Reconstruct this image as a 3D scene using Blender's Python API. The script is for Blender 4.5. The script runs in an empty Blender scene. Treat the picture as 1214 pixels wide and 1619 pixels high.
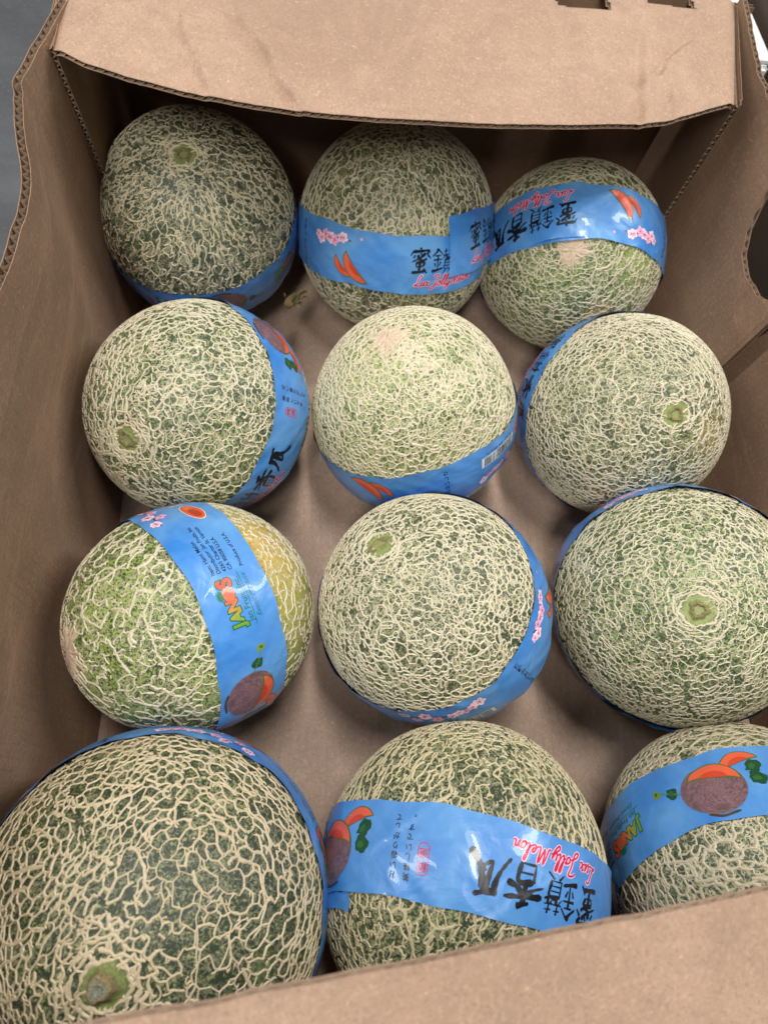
import bpy, bmesh, math, random
import numpy as np
from mathutils import Vector, Matrix
from mathutils.geometry import tessellate_polygon

S = bpy.context.scene
COL = S.collection

# ------------------------------------------------------------------ camera
cam_d = bpy.data.cameras.new('camera')
cam = bpy.data.objects.new('camera', cam_d); COL.objects.link(cam)
Xc = Vector((0.9884, -0.0607, 0.1393)); Yd = Vector((-0.0010, -0.9194, -0.3933)); Fw = Vector((0.1519, 0.3886, -0.9088))
m = Matrix((Xc, -Yd, -Fw)).transposed().to_4x4()
m.translation = Vector((0, 0, 0.56))
cam.matrix_world = m
cam_d.sensor_fit = 'VERTICAL'; cam_d.sensor_height = 36.0
cam_d.lens = 36.0 * 1070.0 / 1619.0
cam_d.clip_start = 0.01; cam_d.clip_end = 200
cam_d.dof.use_dof = True; cam_d.dof.focus_distance = 0.42; cam_d.dof.aperture_fstop = 9.0
S.camera = cam

# ------------------------------------------------------------------ light: indoor ceiling lamps
w = bpy.data.worlds.new('World'); S.world = w; w.use_nodes = True
bg = w.node_tree.nodes['Background']
bg.inputs[0].default_value = (0.86, 0.93, 1.0, 1); bg.inputs[1].default_value = 0.11
def lamp(loc, size, watts, col, target=(0.12, 0.2, 0.05), rz=0):
    l = bpy.data.lights.new('ceiling_lamp', 'AREA'); l.shape = 'RECTANGLE'; l.size, l.size_y = size
    l.energy = watts; l.color = col
    o = bpy.data.objects.new('ceiling_lamp', l); COL.objects.link(o); o.location = loc
    d = Vector(target) - Vector(loc)
    o.rotation_euler = d.to_track_quat('-Z', 'Y').to_euler()
    return o
lamp((0.10, 0.62, 2.5), (0.22, 1.2), 44, (1, 0.97, 0.92))
lamp((-0.6, -1.25, 2.5), (0.35, 1.2), 43, (1, 0.96, 0.9))
lamp((-2.2, 0.7, 2.2), (0.25, 1.8), 39, (0.95, 0.98, 1))
lamp((2.2, 0.9, 2.1), (0.25, 1.8), 45, (0.98, 0.99, 1))
S.view_settings.view_transform = 'Standard'; S.view_settings.look = 'None'
S.view_settings.exposure = 0.0; S.view_settings.gamma = 1.0
S.render.engine = 'CYCLES'
S.cycles.max_bounces = 6; S.cycles.diffuse_bounces = 4; S.cycles.glossy_bounces = 3
S.cycles.use_denoising = True

# ------------------------------------------------------------------ helpers
def srgb(r, g, b):
    return tuple(((c / 255) / 12.92 if c / 255 < 0.04045 else ((c / 255 + 0.055) / 1.055) ** 2.4) for c in (r, g, b))
def tag(o, label=None, cat=None, group=None, kind=None):
    if label: o['label'] = label
    if cat: o['category'] = cat
    if group: o['group'] = group
    if kind: o['kind'] = kind
    return o
def mesh_obj(name, verts, faces, mat, parent=None, cols=None, smooth=True, loc=None, attrs=None):
    verts = np.asarray(verts, np.float32)
    me = bpy.data.meshes.new(name)
    if isinstance(faces, np.ndarray):
        n, k = faces.shape
        me.vertices.add(len(verts)); me.vertices.foreach_set('co', verts.ravel())
        me.loops.add(n * k); me.loops.foreach_set('vertex_index', faces.astype(np.int32).ravel())
        me.polygons.add(n); me.polygons.foreach_set('loop_start', (np.arange(n) * k).astype(np.int32))
        me.update(calc_edges=True)
    else:
        me.from_pydata([tuple(v) for v in verts], [], faces)
    if cols is not None:
        ca = me.color_attributes.new('Col', 'FLOAT_COLOR', 'POINT')
        c4 = np.ones((len(verts), 4), np.float32); c4[:, :3] = cols; ca.data.foreach_set('color', c4.ravel())
    for an, av in (attrs or {}).items():
        a_ = me.attributes.new(an, 'FLOAT', 'POINT'); a_.data.foreach_set('value', np.asarray(av, np.float32))
    me.polygons.foreach_set('use_smooth', [smooth] * len(me.polygons))
    me.materials.append(mat)
    o = bpy.data.objects.new(name, me); COL.objects.link(o)
    if parent: o.parent = parent
    if loc is not None: o.location = loc
    return o
def grid_faces(nu, nv, closed_u=False):
    i = np.arange(nu if closed_u else nu - 1)[:, None]; j = np.arange(nv - 1)[None]
    a = i * nv + j; b = ((i + 1) % nu) * nv + j
    return np.stack([a, b, b + 1, a + 1], -1).reshape(-1, 4)
def unit(v): return v / np.linalg.norm(v, axis=-1, keepdims=True)
def lin(c): return np.array(srgb(*c))

class NT:
    def __init__(s, name):
        s.m = bpy.data.materials.new(name); s.m.use_nodes = True
        s.t = s.m.node_tree; s.b = s.t.nodes['Principled BSDF']; s.out = s.t.nodes['Material Output']
    def n(s, typ, **kw):
        x = s.t.nodes.new(typ)
        for k, v in kw.items():
            if k.startswith('i_'): x.inputs[k[2:].replace('_', ' ')].default_value = v
            else: setattr(x, k, v)
        return x
    def l(s, a, b): s.t.links.new(a, b)
    def noise(s, scale, detail=3, rough=0.55, vec=None, dist=0.0):
        x = s.n('ShaderNodeTexNoise'); x.inputs['Scale'].default_value = scale; x.inputs['Detail'].default_value = detail
        x.inputs['Roughness'].default_value = rough; x.inputs['Distortion'].default_value = dist
        if vec is not None: s.l(vec, x.inputs['Vector'])
        return x.outputs['Fac']
    def coord(s, scale=(1, 1, 1), rot=(0, 0, 0)):
        tc = s.n('ShaderNodeTexCoord'); mp = s.n('ShaderNodeMapping'); s.l(tc.outputs['Object'], mp.inputs[0])
        mp.inputs['Scale'].default_value = scale; mp.inputs['Rotation'].default_value = rot
        return mp.outputs[0]
    def ramp(s, fac, stops):
        x = s.n('ShaderNodeValToRGB'); e = x.color_ramp.elements
        while len(e) < len(stops): e.new(0.5)
        for q, (p, c) in zip(e, stops):
            q.position = p; q.color = (c, c, c, 1) if isinstance(c, (int, float)) else (*c, 1)
        s.l(fac, x.inputs[0]); return x.outputs[0]
    def mix(s, fac, a, b, mode='MIX'):
        x = s.n('ShaderNodeMix'); x.data_type = 'RGBA'; x.blend_type = mode
        for sock, v in ((x.inputs['Factor'], fac), (x.inputs['A'], a), (x.inputs['B'], b)):
            if isinstance(v, (int, float)): sock.default_value = v
            elif isinstance(v, tuple): sock.default_value = (*v, 1)
            else: s.l(v, sock)
        # colour sockets of the Mix node share their names: link the RGBA ones explicitly
        return x
    def mixc(s, fac, a, b, mode='MIX'):
        x = s.n('ShaderNodeMix'); x.data_type = 'RGBA'; x.blend_type = mode
        socks = (x.inputs[0], x.inputs[6], x.inputs[7])
        for sock, v in zip(socks, (fac, a, b)):
            if isinstance(v, (int, float)): sock.default_value = v
            elif isinstance(v, (tuple, np.ndarray)): sock.default_value = (*[float(q) for q in v], 1)
            else: s.l(v, sock)
        return x.outputs[2]
    def math(s, op, a, b=0.0, clamp=False):
        x = s.n('ShaderNodeMath', operation=op); x.use_clamp = clamp
        for i, v in enumerate((a, b)):
            if isinstance(v, (int, float)): x.inputs[i].default_value = v
            else: s.l(v, x.inputs[i])
        return x.outputs[0]
    def bump(s, h, strength=0.3, dist=0.001, prev=None):
        x = s.n('ShaderNodeBump'); x.inputs['Strength'].default_value = strength; x.inputs['Distance'].default_value = dist
        s.l(h, x.inputs['Height'])
        if prev is not None: s.l(prev, x.inputs['Normal'])
        return x.outputs[0]
    def distmask(s, vec, p, r0, r1):
        """1 inside radius r0 of point p (object space), 0 beyond r1"""
        d = s.n('ShaderNodeVectorMath', operation='DISTANCE'); s.l(vec, d.inputs[0]); d.inputs[1].default_value = p
        mr = s.n('ShaderNodeMapRange'); s.l(d.outputs['Value'], mr.inputs[0])
        mr.inputs[1].default_value = r0; mr.inputs[2].default_value = r1; mr.inputs[3].default_value = 1; mr.inputs[4].default_value = 0
        return mr.outputs[0]

# ------------------------------------------------------------------ materials
def kraft(name, base, dark, flute_axis=None, grime=0.5):
    k = NT(name)
    v = k.coord()
    fib = k.noise(520, 4, 0.75, k.coord((1, 0.55, 1)))
    big = k.noise(9, 4, 0.6, v)
    mid = k.noise(60, 5, 0.65, v)
    c = k.mixc(k.ramp(big, [(0.38, 0.0), (0.62, 1.0)]), base, dark)
    c = k.mixc(k.math('MULTIPLY', k.ramp(mid, [(0.38, 0.0), (0.62, 1.0)]), 0.6), c, tuple(x * 0.78 for x in base))
    c = k.mixc(k.math('MULTIPLY', k.ramp(fib, [(0.5, 0.0), (0.66, 1.0)]), 0.42), c, tuple(min(1, x * 1.4) for x in base))
    c = k.mixc(k.math('MULTIPLY', k.ramp(k.noise(700, 3, 0.6, v), [(0.32, 1.0), (0.46, 0.0)]), 0.55), c, tuple(x * 0.52 for x in base))
    c = k.mixc(k.math('MULTIPLY', k.ramp(k.noise(300, 2, 0.4, k.coord((1, 1, 1), (.3, .8, .2))), [(0.71, 0.0), (0.75, 1.0)]), 0.5), c, tuple(min(1, x * 1.7) for x in base))
    scr = k.noise(70, 5, 0.8, k.coord((6, .5, .5), (.2, .1, .7)), 0.6)
    c = k.mixc(k.math('MULTIPLY', k.ramp(scr, [(0.66, 0.0), (0.70, 1.0)]), 0.35), c, tuple(min(1, x * 1.5) for x in base))
    c = k.mixc(k.math('MULTIPLY', k.ramp(k.noise(5.5, 6, 0.7, v, 0.8), [(0.52, 0.0), (0.62, 1.0)]), 0.35), c, tuple(x * 0.6 for x in base))
    sc = k.noise(16, 6, 0.75, k.coord((1, 0.35, 2.0)), 1.2)
    c = k.mixc(k.math('MULTIPLY', k.ramp(sc, [(0.55, 0.0), (0.66, 1.0)]), grime * 0.5), c, tuple(min(1, x * 1.35) for x in base))
    k.l(c, k.b.inputs['Base Color']); k.b.inputs['Roughness'].default_value = 0.82
    k.b.inputs['Specular IOR Level'].default_value = 0.25
    h = k.bump(fib, 0.18, 0.0006)
    h = k.bump(k.noise(28, 3, 0.5, v), 0.12, 0.002, h)
    h = k.bump(k.noise(1400, 2, 0.6, v), 0.35, 0.0004, h)
    if flute_axis is not None:
        wv = k.n('ShaderNodeTexWave'); wv.bands_direction = flute_axis; wv.inputs['Scale'].default_value = 44
        wv.inputs['Distortion'].default_value = 1.6; k.l(v, wv.inputs['Vector'])
        h = k.bump(wv.outputs['Fac'], 0.05, 0.0008, h)
        c = k.mixc(k.math('MULTIPLY', k.ramp(wv.outputs['Fac'], [(0.0, 1.0), (0.12, 0.0)]), k.math('MULTIPLY', k.ramp(k.noise(24, 3, 0.6, v), [(0.45, 0.0), (0.65, 1.0)]), 0.28)), c, tuple(x * 0.45 for x in base)); k.l(c, k.b.inputs['Base Color'])
    k.l(h, k.b.inputs['Normal'])
    return k.m
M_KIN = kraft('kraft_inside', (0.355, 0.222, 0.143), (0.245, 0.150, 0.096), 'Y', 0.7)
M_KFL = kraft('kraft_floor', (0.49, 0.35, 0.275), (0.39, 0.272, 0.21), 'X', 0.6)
M_KOUT = kraft('kraft_flap', (0.415, 0.277, 0.195), (0.36, 0.236, 0.163), None, 0.3)
M_KRAW = kraft('kraft_raw_edge', (0.46, 0.34, 0.235), (0.34, 0.245, 0.165), None, 0.3)

def ground_mat():
    k = NT('dark_floor'); v = k.coord()
    c = k.mixc(k.ramp(k.noise(6, 6, 0.7, v), [(0.35, 0.0), (0.7, 1.0)]), (0.055, 0.057, 0.062), (0.092, 0.095, 0.102))
    c = k.mixc(k.ramp(k.noise(300, 2, 0.6, v), [(0.6, 0.0), (0.8, 0.5)]), c, (0.16, 0.17, 0.18))
    k.l(c, k.b.inputs['Base Color']); k.b.inputs['Roughness'].default_value = 0.7
    k.l(k.bump(k.noise(120, 4, 0.6, v), 0.3, 0.002), k.b.inputs['Normal'])
    return k.m
def plain(name, col, rough=0.6, var=0.25, scale=60):
    k = NT(name); v = k.coord()
    c = k.mixc(k.noise(scale, 4, 0.6, v), tuple(x * (1 - var) for x in col), tuple(min(1, x * (1 + var)) for x in col))
    k.l(c, k.b.inputs['Base Color']); k.b.inputs['Roughness'].default_value = rough
    k.l(k.bump(k.noise(scale * 5, 3, 0.6, v), 0.2, 0.001), k.b.inputs['Normal'])
    return k.m

def film_finish(k, prev=None):
    k.b.inputs['Roughness'].default_value = 0.36
    k.b.inputs['Specular IOR Level'].default_value = 0.5
    k.b.inputs['Coat Weight'].default_value = 0.24; k.b.inputs['Coat Roughness'].default_value = 0.05
    v = k.coord()
    h = k.bump(k.noise(38, 3, 0.5, v, 0.8), 0.22, 0.0035)
    h = k.bump(k.noise(170, 2, 0.5, v, 0.3), 0.16, 0.0006, h)
    vo = k.n('ShaderNodeTexVoronoi'); vo.feature = 'F1'; vo.inputs['Scale'].default_value = 75
    nz = k.n('ShaderNodeTexNoise'); nz.inputs['Scale'].default_value = 30; k.l(v, nz.inputs['Vector'])
    mx = k.n('ShaderNodeVectorMath', operation='MULTIPLY_ADD'); k.l(nz.outputs['Color'], mx.inputs[0]); mx.inputs[1].default_value = (0.05,) * 3; k.l(v, mx.inputs[2]); k.l(mx.outputs[0], vo.inputs['Vector'])
    h = k.bump(vo.outputs['Distance'], 0.30, 0.0016, h)
    k.l(h, k.b.inputs['Normal'])
def band_mat():
    k = NT('blue_film'); v = k.coord()
    cl = k.ramp(k.noise(26, 4, 0.55, v, 0.4), [(0.38, 0.0), (0.72, 1.0)])
    c = k.mixc(cl, (0.035, 0.20, 0.58), (0.13, 0.345, 0.66))
    # the lower half of the print is paler than the upper half
    at = k.n('ShaderNodeAttribute', attribute_name='across')
    c = k.mixc(k.math('MULTIPLY', at.outputs['Fac'], 0.35), c, (0.15, 0.36, 0.70))
    k.l(c, k.b.inputs['Base Color']); film_finish(k)
    return k.m
def ink_mat():
    k = NT('printed_ink')
    at = k.n('ShaderNodeAttribute', attribute_name='Col')
    k.l(at.outputs['Color'], k.b.inputs['Base Color']); film_finish(k)
    return k.m
M_BAND = band_mat(); M_INK = ink_mat()

def vcol_mat(name, rough=0.7, bs=300):
    k = NT(name); at = k.n('ShaderNodeAttribute', attribute_name='Col'); v = k.coord()
    c = k.mixc(k.ramp(k.noise(bs * 2.2, 3, 0.6, v), [(0.3, 0.0), (0.7, 0.55)]), at.outputs['Color'], (0.02, 0.025, 0.01), 'MIX')
    k.l(c, k.b.inputs['Base Color']); k.b.inputs['Roughness'].default_value = rough
    k.l(k.bump(k.noise(bs * 3, 3, 0.6, v), 0.5, 0.0008), k.b.inputs['Normal'])
    return k.m
M_SCAR = vcol_mat('scar_tissue')

M_BLOS = plain('blossom_cork', (.56, .43, .31), .7, .2, 160)
def net_mat(name, tint, rust):
    k = NT(name); v = k.coord()
    a = k.noise(22, 4, 0.6, v)
    c = k.mixc(k.ramp(a, [(0.3, 0.0), (0.7, 1.0)]), tint, tuple(x * y for x, y in zip(tint, (0.86, 0.84, 0.78))))
    c = k.mixc(k.math('MULTIPLY', k.ramp(k.noise(40, 5, 0.7, k.coord((1, 1, 1), (1, 2, 3))), [(0.55, 0.0), (0.72, 1.0)]), rust), c, (0.50, 0.27, 0.12))
    c = k.mixc(k.math('MULTIPLY', k.ramp(k.noise(650, 3, 0.65, v), [(0.3, 1.0), (0.55, 0.0)]), 0.55), c, tuple(x * 0.55 for x in tint))
    k.l(c, k.b.inputs['Base Color']); k.b.inputs['Roughness'].default_value = 0.44
    k.b.inputs['Specular IOR Level'].default_value = 0.5
    k.l(k.bump(k.noise(900, 3, 0.65, v), 0.45, 0.0007), k.b.inputs['Normal'])
    return k.m
def rind_mat(name, dk, lt, bal, stem, blossom, patches, corky=0.0):
    k = NT(name); v = k.coord()
    sp = k.noise(620, 3, 0.6, v, 0.5)
    big = k.noise(20, 3, 0.5, v)
    f = k.math('ADD', sp, k.math('MULTIPLY', k.math('SUBTRACT', big, 0.5), 0.25))
    c = k.mixc(k.ramp(f, [(bal - 0.02, 0.0), (bal + 0.10, 1.0)]), dk, lt)
    for p, r, colr, amt in patches:
        msk = k.math('MULTIPLY', k.distmask(v, p, r * 0.35, r), amt)
        c = k.mixc(k.math('MULTIPLY', msk, k.ramp(k.noise(500, 3, 0.6, v), [(0.3, 0.35), (0.6, 1.0)])), c, colr)
    # fine hairline cracks between the cords
    vo = k.n('ShaderNodeTexVoronoi'); vo.feature = 'DISTANCE_TO_EDGE'; vo.inputs['Scale'].default_value = 300
    wv = k.n('ShaderNodeTexNoise'); wv.inputs['Scale'].default_value = 160; k.l(v, wv.inputs['Vector'])
    mx = k.n('ShaderNodeVectorMath', operation='MULTIPLY_ADD'); k.l(wv.outputs['Color'], mx.inputs[0]); mx.inputs[1].default_value = (0.010,) * 3; k.l(v, mx.inputs[2])
    k.l(mx.outputs[0], vo.inputs['Vector'])
    crack = k.math('MULTIPLY', k.ramp(vo.outputs['Distance'], [(0.04, 1.0), (0.13, 0.0)]), k.ramp(k.noise(110, 2, 0.5, v), [(0.40, 0.0), (0.52, 0.72 + corky)]))
    c = k.mixc(crack, c, (0.52, 0.48, 0.31))
    if blossom is not None:
        msk = k.distmask(v, blossom, 0.004, 0.019)
        nz = k.noise(180, 4, 0.7, v)
        msk = k.ramp(k.math('ADD', msk, k.math('MULTIPLY', k.math('SUBTRACT', nz, 0.5), 1.1)), [(0.42, 0.0), (0.6, 1.0)])
        c = k.mixc(msk, c, (0.50, 0.38, 0.25))
    if stem is not None:
        msk = k.math('ADD', k.distmask(v, stem, 0.006, 0.0125), k.math('MULTIPLY', k.math('SUBTRACT', k.noise(260, 4, 0.7, v), 0.5), 0.4))
        c = k.mixc(k.ramp(msk, [(0.15, 0.0), (0.75, 0.9)]), c, (0.24, 0.29, 0.085))
    k.l(c, k.b.inputs['Base Color']); k.b.inputs['Roughness'].default_value = 0.52
    k.b.inputs['Specular IOR Level'].default_value = 0.45
    k.l(k.bump(k.noise(700, 3, 0.6, v), 0.4, 0.0006), k.b.inputs['Normal'])
    return k.m

# ------------------------------------------------------------------ flat artwork of the tape (metres: w along, v across)
# an element = list of layers (verts Nx2, tris, cols Nx3, height step)
def clean_poly(pts):
    t = tessellate_polygon([[Vector((x, y, 0)) for x, y in pts]])
    return np.array(pts, float), [tuple(q) for q in t]
def poly(pts, col, z=0):
    v, t = clean_poly(pts); return (v, t, np.tile(lin(col), (len(v), 1)), z)
def ellipse(cx, cy, a, b, col, z=0, n=28, rot=0.0, wob=0.0, seed=0):
    r = np.random.RandomState(seed); th = np.linspace(0, 2 * np.pi, n, endpoint=False)
    rr = 1 + wob * r.uniform(-1, 1, n)
    x, y = a * rr * np.cos(th), b * rr * np.sin(th)
    c, s = math.cos(rot), math.sin(rot)
    return poly(list(zip(cx + c * x - s * y, cy + s * x + c * y)), col, z)
def catmull(P, n=6):
    P = np.array(P, float)
    if len(P) < 3: return np.array([P[0] + (P[-1] - P[0]) * t for t in np.linspace(0, 1, n)])
    Q = np.vstack([2 * P[0] - P[1], P, 2 * P[-1] - P[-2]]); out = []
    for i in range(1, len(Q) - 2):
        for t in np.linspace(0, 1, n, endpoint=False):
            a, b, c, d = Q[i - 1:i + 3]
            out.append(0.5 * ((2 * b) + (-a + c) * t + (2 * a - 5 * b + 4 * c - d) * t * t + (-a + 3 * b - 3 * c + d) * t ** 3))
    out.append(P[-1]); return np.array(out)
def stroke(P, width, col, z=0, w_end=None, smooth=True, brush=False, seed=0):
    P = catmull(P, 5) if smooth else np.array(P, float)
    n = len(P); t = np.gradient(P, axis=0); t = t / (np.linalg.norm(t, axis=1, keepdims=True) + 1e-12)
    s = np.stack([-t[:, 1], t[:, 0]], 1)
    q = np.linspace(0, 1, n)
    if brush:
        r = np.random.RandomState(seed)
        wd = width * (0.78 + 0.4 * np.abs(np.cos(q * 2.6)) ** 1.5) * (1 + 0.16 * r.uniform(-1, 1, n))
        if w_end is not None: wd = wd * (1 + (w_end - 1) * q ** 1.3)
        wd[0] *= 0.55; wd[-1] *= 0.4
    else:
        wd = np.full(n, width, float); wd[0] *= 0.5; wd[-1] *= 0.5
    wd = wd[:, None] / 2
    V = np.concatenate([P + s * wd, P - s * wd]); T = []
    for i in range(n - 1): T += [(i, n + i, n + i + 1), (i, n + i + 1, i + 1)]
    return (V, T, np.tile(lin(col), (2 * n, 1)), z)
def xf(layers, sx=1, sy=None, dx=0, dy=0, rot=0.0, shear=0.0):
    sy = sx if sy is None else sy; out = []
    c, s = math.cos(rot), math.sin(rot)
    for v, t, col, z in layers:
        x = v[:, 0] * sx + v[:, 1] * shear * sy; y = v[:, 1] * sy
        out.append((np.stack([c * x - s * y + dx, s * x + c * y + dy], 1), t, col, z))
    return out
def text_layers(s, size, col, z=0, bold=0.0, shear=0.0, align='CENTER', gap=1.0):
    cu = bpy.data.curves.new('t', 'FONT'); cu.body = s; cu.size = size; cu.align_x = align; cu.align_y = 'CENTER'
    cu.offset = bold; cu.shear = shear; cu.space_character = gap; cu.resolution_u = 3; cu.fill_mode = 'FRONT'
    ob = bpy.data.objects.new('t', cu); COL.objects.link(ob)
    dg = bpy.context.evaluated_depsgraph_get(); me = bpy.data.meshes.new_from_object(ob.evaluated_get(dg))
    v = np.array([q.co[:2] for q in me.vertices], float).reshape(-1, 2); t = [tuple(p.vertices) for p in me.polygons]
    bpy.data.objects.remove(ob); bpy.data.curves.remove(cu); bpy.data.meshes.remove(me)
    return [(v, t, np.tile(lin(col), (len(v), 1)), z)]

INK = (18, 18, 24)
GLYPH = {
 'mi': [([(49,100),(55,90)],9,1),([(22,86),(12,70)],8,.6),([(20,85),(52,87),(86,90),(76,76)],7,.8),([(30,72),(24,60)],7,.8),
        ([(72,80),(50,62),(18,46)],6.5,.5),([(42,74),(46,58),(66,54),(78,62)],6.5,.7),([(52,80),(58,70)],7,.8),([(80,74),(94,62)],8,.8),
        ([(36,42),(38,27)],7,.9),([(34,43),(68,47),(64,30)],7,.8),([(38,28),(64,31)],5.5,.9),([(51,52),(51,30),(48,8)],7.5,.9),
        ([(20,5),(46,8),(76,14)],7.5,.9),([(68,22),(82,5)],8,1.1)],
 'zuan': [([(26,98),(18,84),(2,68)],7,.5),([(27,94),(46,76)],6,1.1),([(14,70),(38,73)],5.5,.9),([(8,54),(44,58)],6,.9),([(26,72),(26,18)],6.5,.9),
        ([(12,44),(17,30)],6,.8),([(39,48),(32,32)],6,.8),([(2,12),(24,16),(50,24)],7,.8),
        ([(52,87),(70,90)],5,.9),([(61,98),(60,74)],5.5,.9),([(48,73),(74,76)],5,.9),([(58,73),(48,59)],5,.6),([(65,74),(66,62),(76,66)],5,.8),
        ([(78,89),(96,92)],5,.9),([(87,100),(86,76)],5.5,.9),([(75,75),(100,79)],5,.9),([(83,75),(76,62)],5,.6),([(90,76),(92,63),(102,68)],5,.8),
        ([(58,56),(57,18)],6,.9),([(57,56),(90,58),(88,20)],6,.9),([(60,44),(87,46)],4.2,.9),([(60,32),(87,34)],4.2,.9),([(58,20),(88,22)],4.5,.9),
        ([(66,17),(52,1)],6,.6),([(80,17),(100,2)],7,.9)],
 'xiang': [([(66,98),(50,92),(36,88)],8,.7),([(6,70),(50,76),(98,84)],8.5,.8),([(52,94),(51,70),(50,50)],8,.9),([(48,74),(32,60),(6,48)],7.5,.4),
        ([(54,74),(70,60),(96,52)],8.5,1.1),([(32,44),(31,4)],8,.9),([(32,44),(70,47),(67,4)],8,.9),([(36,26),(66,28)],6,.9),([(32,6),(68,8)],6.5,.9)],
 'gua': [([(24,82),(52,88),(82,98)],10,.8),([(34,84),(30,55),(18,28),(2,4)],9,.5),([(54,84),(50,50),(47,22),(66,34)],8.5,.6),([(60,46),(70,28)],8,.7),
        ([(60,86),(68,52),(82,24),(104,2)],9,1.5)],
}
def glyph(name, size, cx, cy, lean=0.05):
    L = []
    for i, (p, wd, we) in enumerate(GLYPH[name]):
        L.append(stroke(p, wd * 1.65, INK, 0, w_end=we, brush=True, seed=i * 7 + len(name), smooth=len(p) > 2))
    return xf(L, size / 100, size / 100, cx - size / 2, cy - size / 2, shear=lean)
LET = {
 'L': (.62, [[(.62,.86),(.5,1.0),(.36,.9),(.28,.45),(.18,.08),(.02,.03),(.1,.16),(.34,.02),(.62,.04)]]),
 'u': (.46, [[(0,.3),(.07,.42),(.05,.08),(.18,.0),(.33,.42),(.32,.05),(.46,.1)]]),
 'x': (.46, [[(.0,.36),(.12,.42),(.26,.05),(.44,.06)],[(.4,.44),(.02,.0)]]),
 'J': (.6, [[(.06,.8),(.24,1.0),(.58,1.0),(.46,.5),(.3,-.3),(.08,-.34),(.14,-.1),(.56,.14)]]),
 'o': (.42, [[(.3,.4),(.1,.36),(.03,.1),(.18,.0),(.32,.2),(.24,.42),(.42,.34)]]),
 'l': (.3, [[(0,.1),(.18,.5),(.27,.96),(.16,.98),(.1,.3),(.16,.0),(.3,.1)]]),
 'y': (.46, [[(0,.36),(.06,.42),(.06,.08),(.22,.06),(.36,.42),(.28,-.1),(.1,-.42),(-.02,-.26),(.2,-.02),(.46,.16)]]),
 'M': (.86, [[(-.04,.02),(.06,.02),(.24,.96),(.3,.1),(.38,.2),(.58,.96),(.62,.1),(.72,.0),(.86,.12)]]),
 'e': (.38, [[(0,.14),(.2,.22),(.24,.4),(.12,.42),(.04,.14),(.16,.0),(.38,.12)]]),
 'n': (.46, [[(0,.36),(.05,.42),(.03,.0),(.1,.3),(.24,.42),(.28,.06),(.44,.08)]]),
 ' ': (.16, []),
}
def script_text(s, size, cx, cy):
    x = 0; red = []; wht = []
    for ch in s:
        wd, st = LET[ch]
        for p in st:
            p2 = [(a + x, b) for a, b in p]
            wht.append(stroke(p2, 0.24, (232, 196, 226), 0)); red.append(stroke(p2, 0.12, (205, 20, 60), 1))
        x += wd
    L = wht + red
    return xf(L, size, size, cx - x * size / 2, cy - size * .3, shear=.22)
def petals(cx, cy, r, col, seed):
    rs = np.random.RandomState(seed); a0 = rs.uniform(0, 6); L = []
    for i in range(5):
        a = a0 + i * 2 * math.pi / 5
        L.append(ellipse(cx + r * .58 * math.cos(a), cy + r * .58 * math.sin(a), r * .5, r * .4, col, 1, 12, a, .06, seed + i))
        L.append(ellipse(cx + r * .42 * math.cos(a), cy + r * .42 * math.sin(a), r * .22, r * .11, (232, 130, 172), 2, 8, a))
    L.append(ellipse(cx, cy, r * .2, r * .2, (190, 40, 90), 3, 8))
    return L
def branch(pts, n, seed, spread=0.004):
    rs = np.random.RandomState(seed); P = catmull(pts, 6)
    L = [stroke(pts, 0.0011, (75, 40, 40), 0)]
    for i in range(n):
        p = P[int(rs.uniform(0, len(P)))] + rs.uniform(-spread, spread, 2)
        p = P[int((i + .5) / n * (len(P) - 1))] + rs.uniform(-spread, spread, 2); L += petals(p[0], p[1], rs.uniform(.0030, .0046), [(246, 204, 222), (250, 222, 234), (240, 176, 206)][i % 3], seed * 31 + i)
    return L
def slice_(cx, cy, r, rot, seed=0):
    """crescent wedge of orange melon flesh with a green rim"""
    def cres(ro, ri, off, a0, a1, n=16):
        t = np.linspace(a0, a1, n)
        outer = [(ro * math.cos(a), ro * math.sin(a)) for a in t]
        xe, ye = outer[-1]
        inner = [(x, ye + off * (1 - (x / xe) ** 2)) for x in np.linspace(xe, -xe, n)[1:-1]]
        return outer + inner
    L = [poly(cres(1.04, 0, .10, math.pi * .03, math.pi * .97), (92, 104, 48), 0),
         poly(cres(.97, 0, .14, math.pi * .06, math.pi * .94), (226, 98, 66), 1),
         poly(cres(.60, 0, -.02, math.pi * .14, math.pi * .86), (208, 70, 42), 2)]
    return xf(L, r, r * .80, cx, cy, rot)
def leaf(cx, cy, r, seed, col=(28, 74, 40)):
    return [ellipse(cx, cy, r, r * .85, col, 0, 14, seed, .22, seed), ellipse(cx + r * .1, cy, r * .5, r * .35, (44, 100, 52), 1, 9, seed, .2, seed + 3)]
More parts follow.
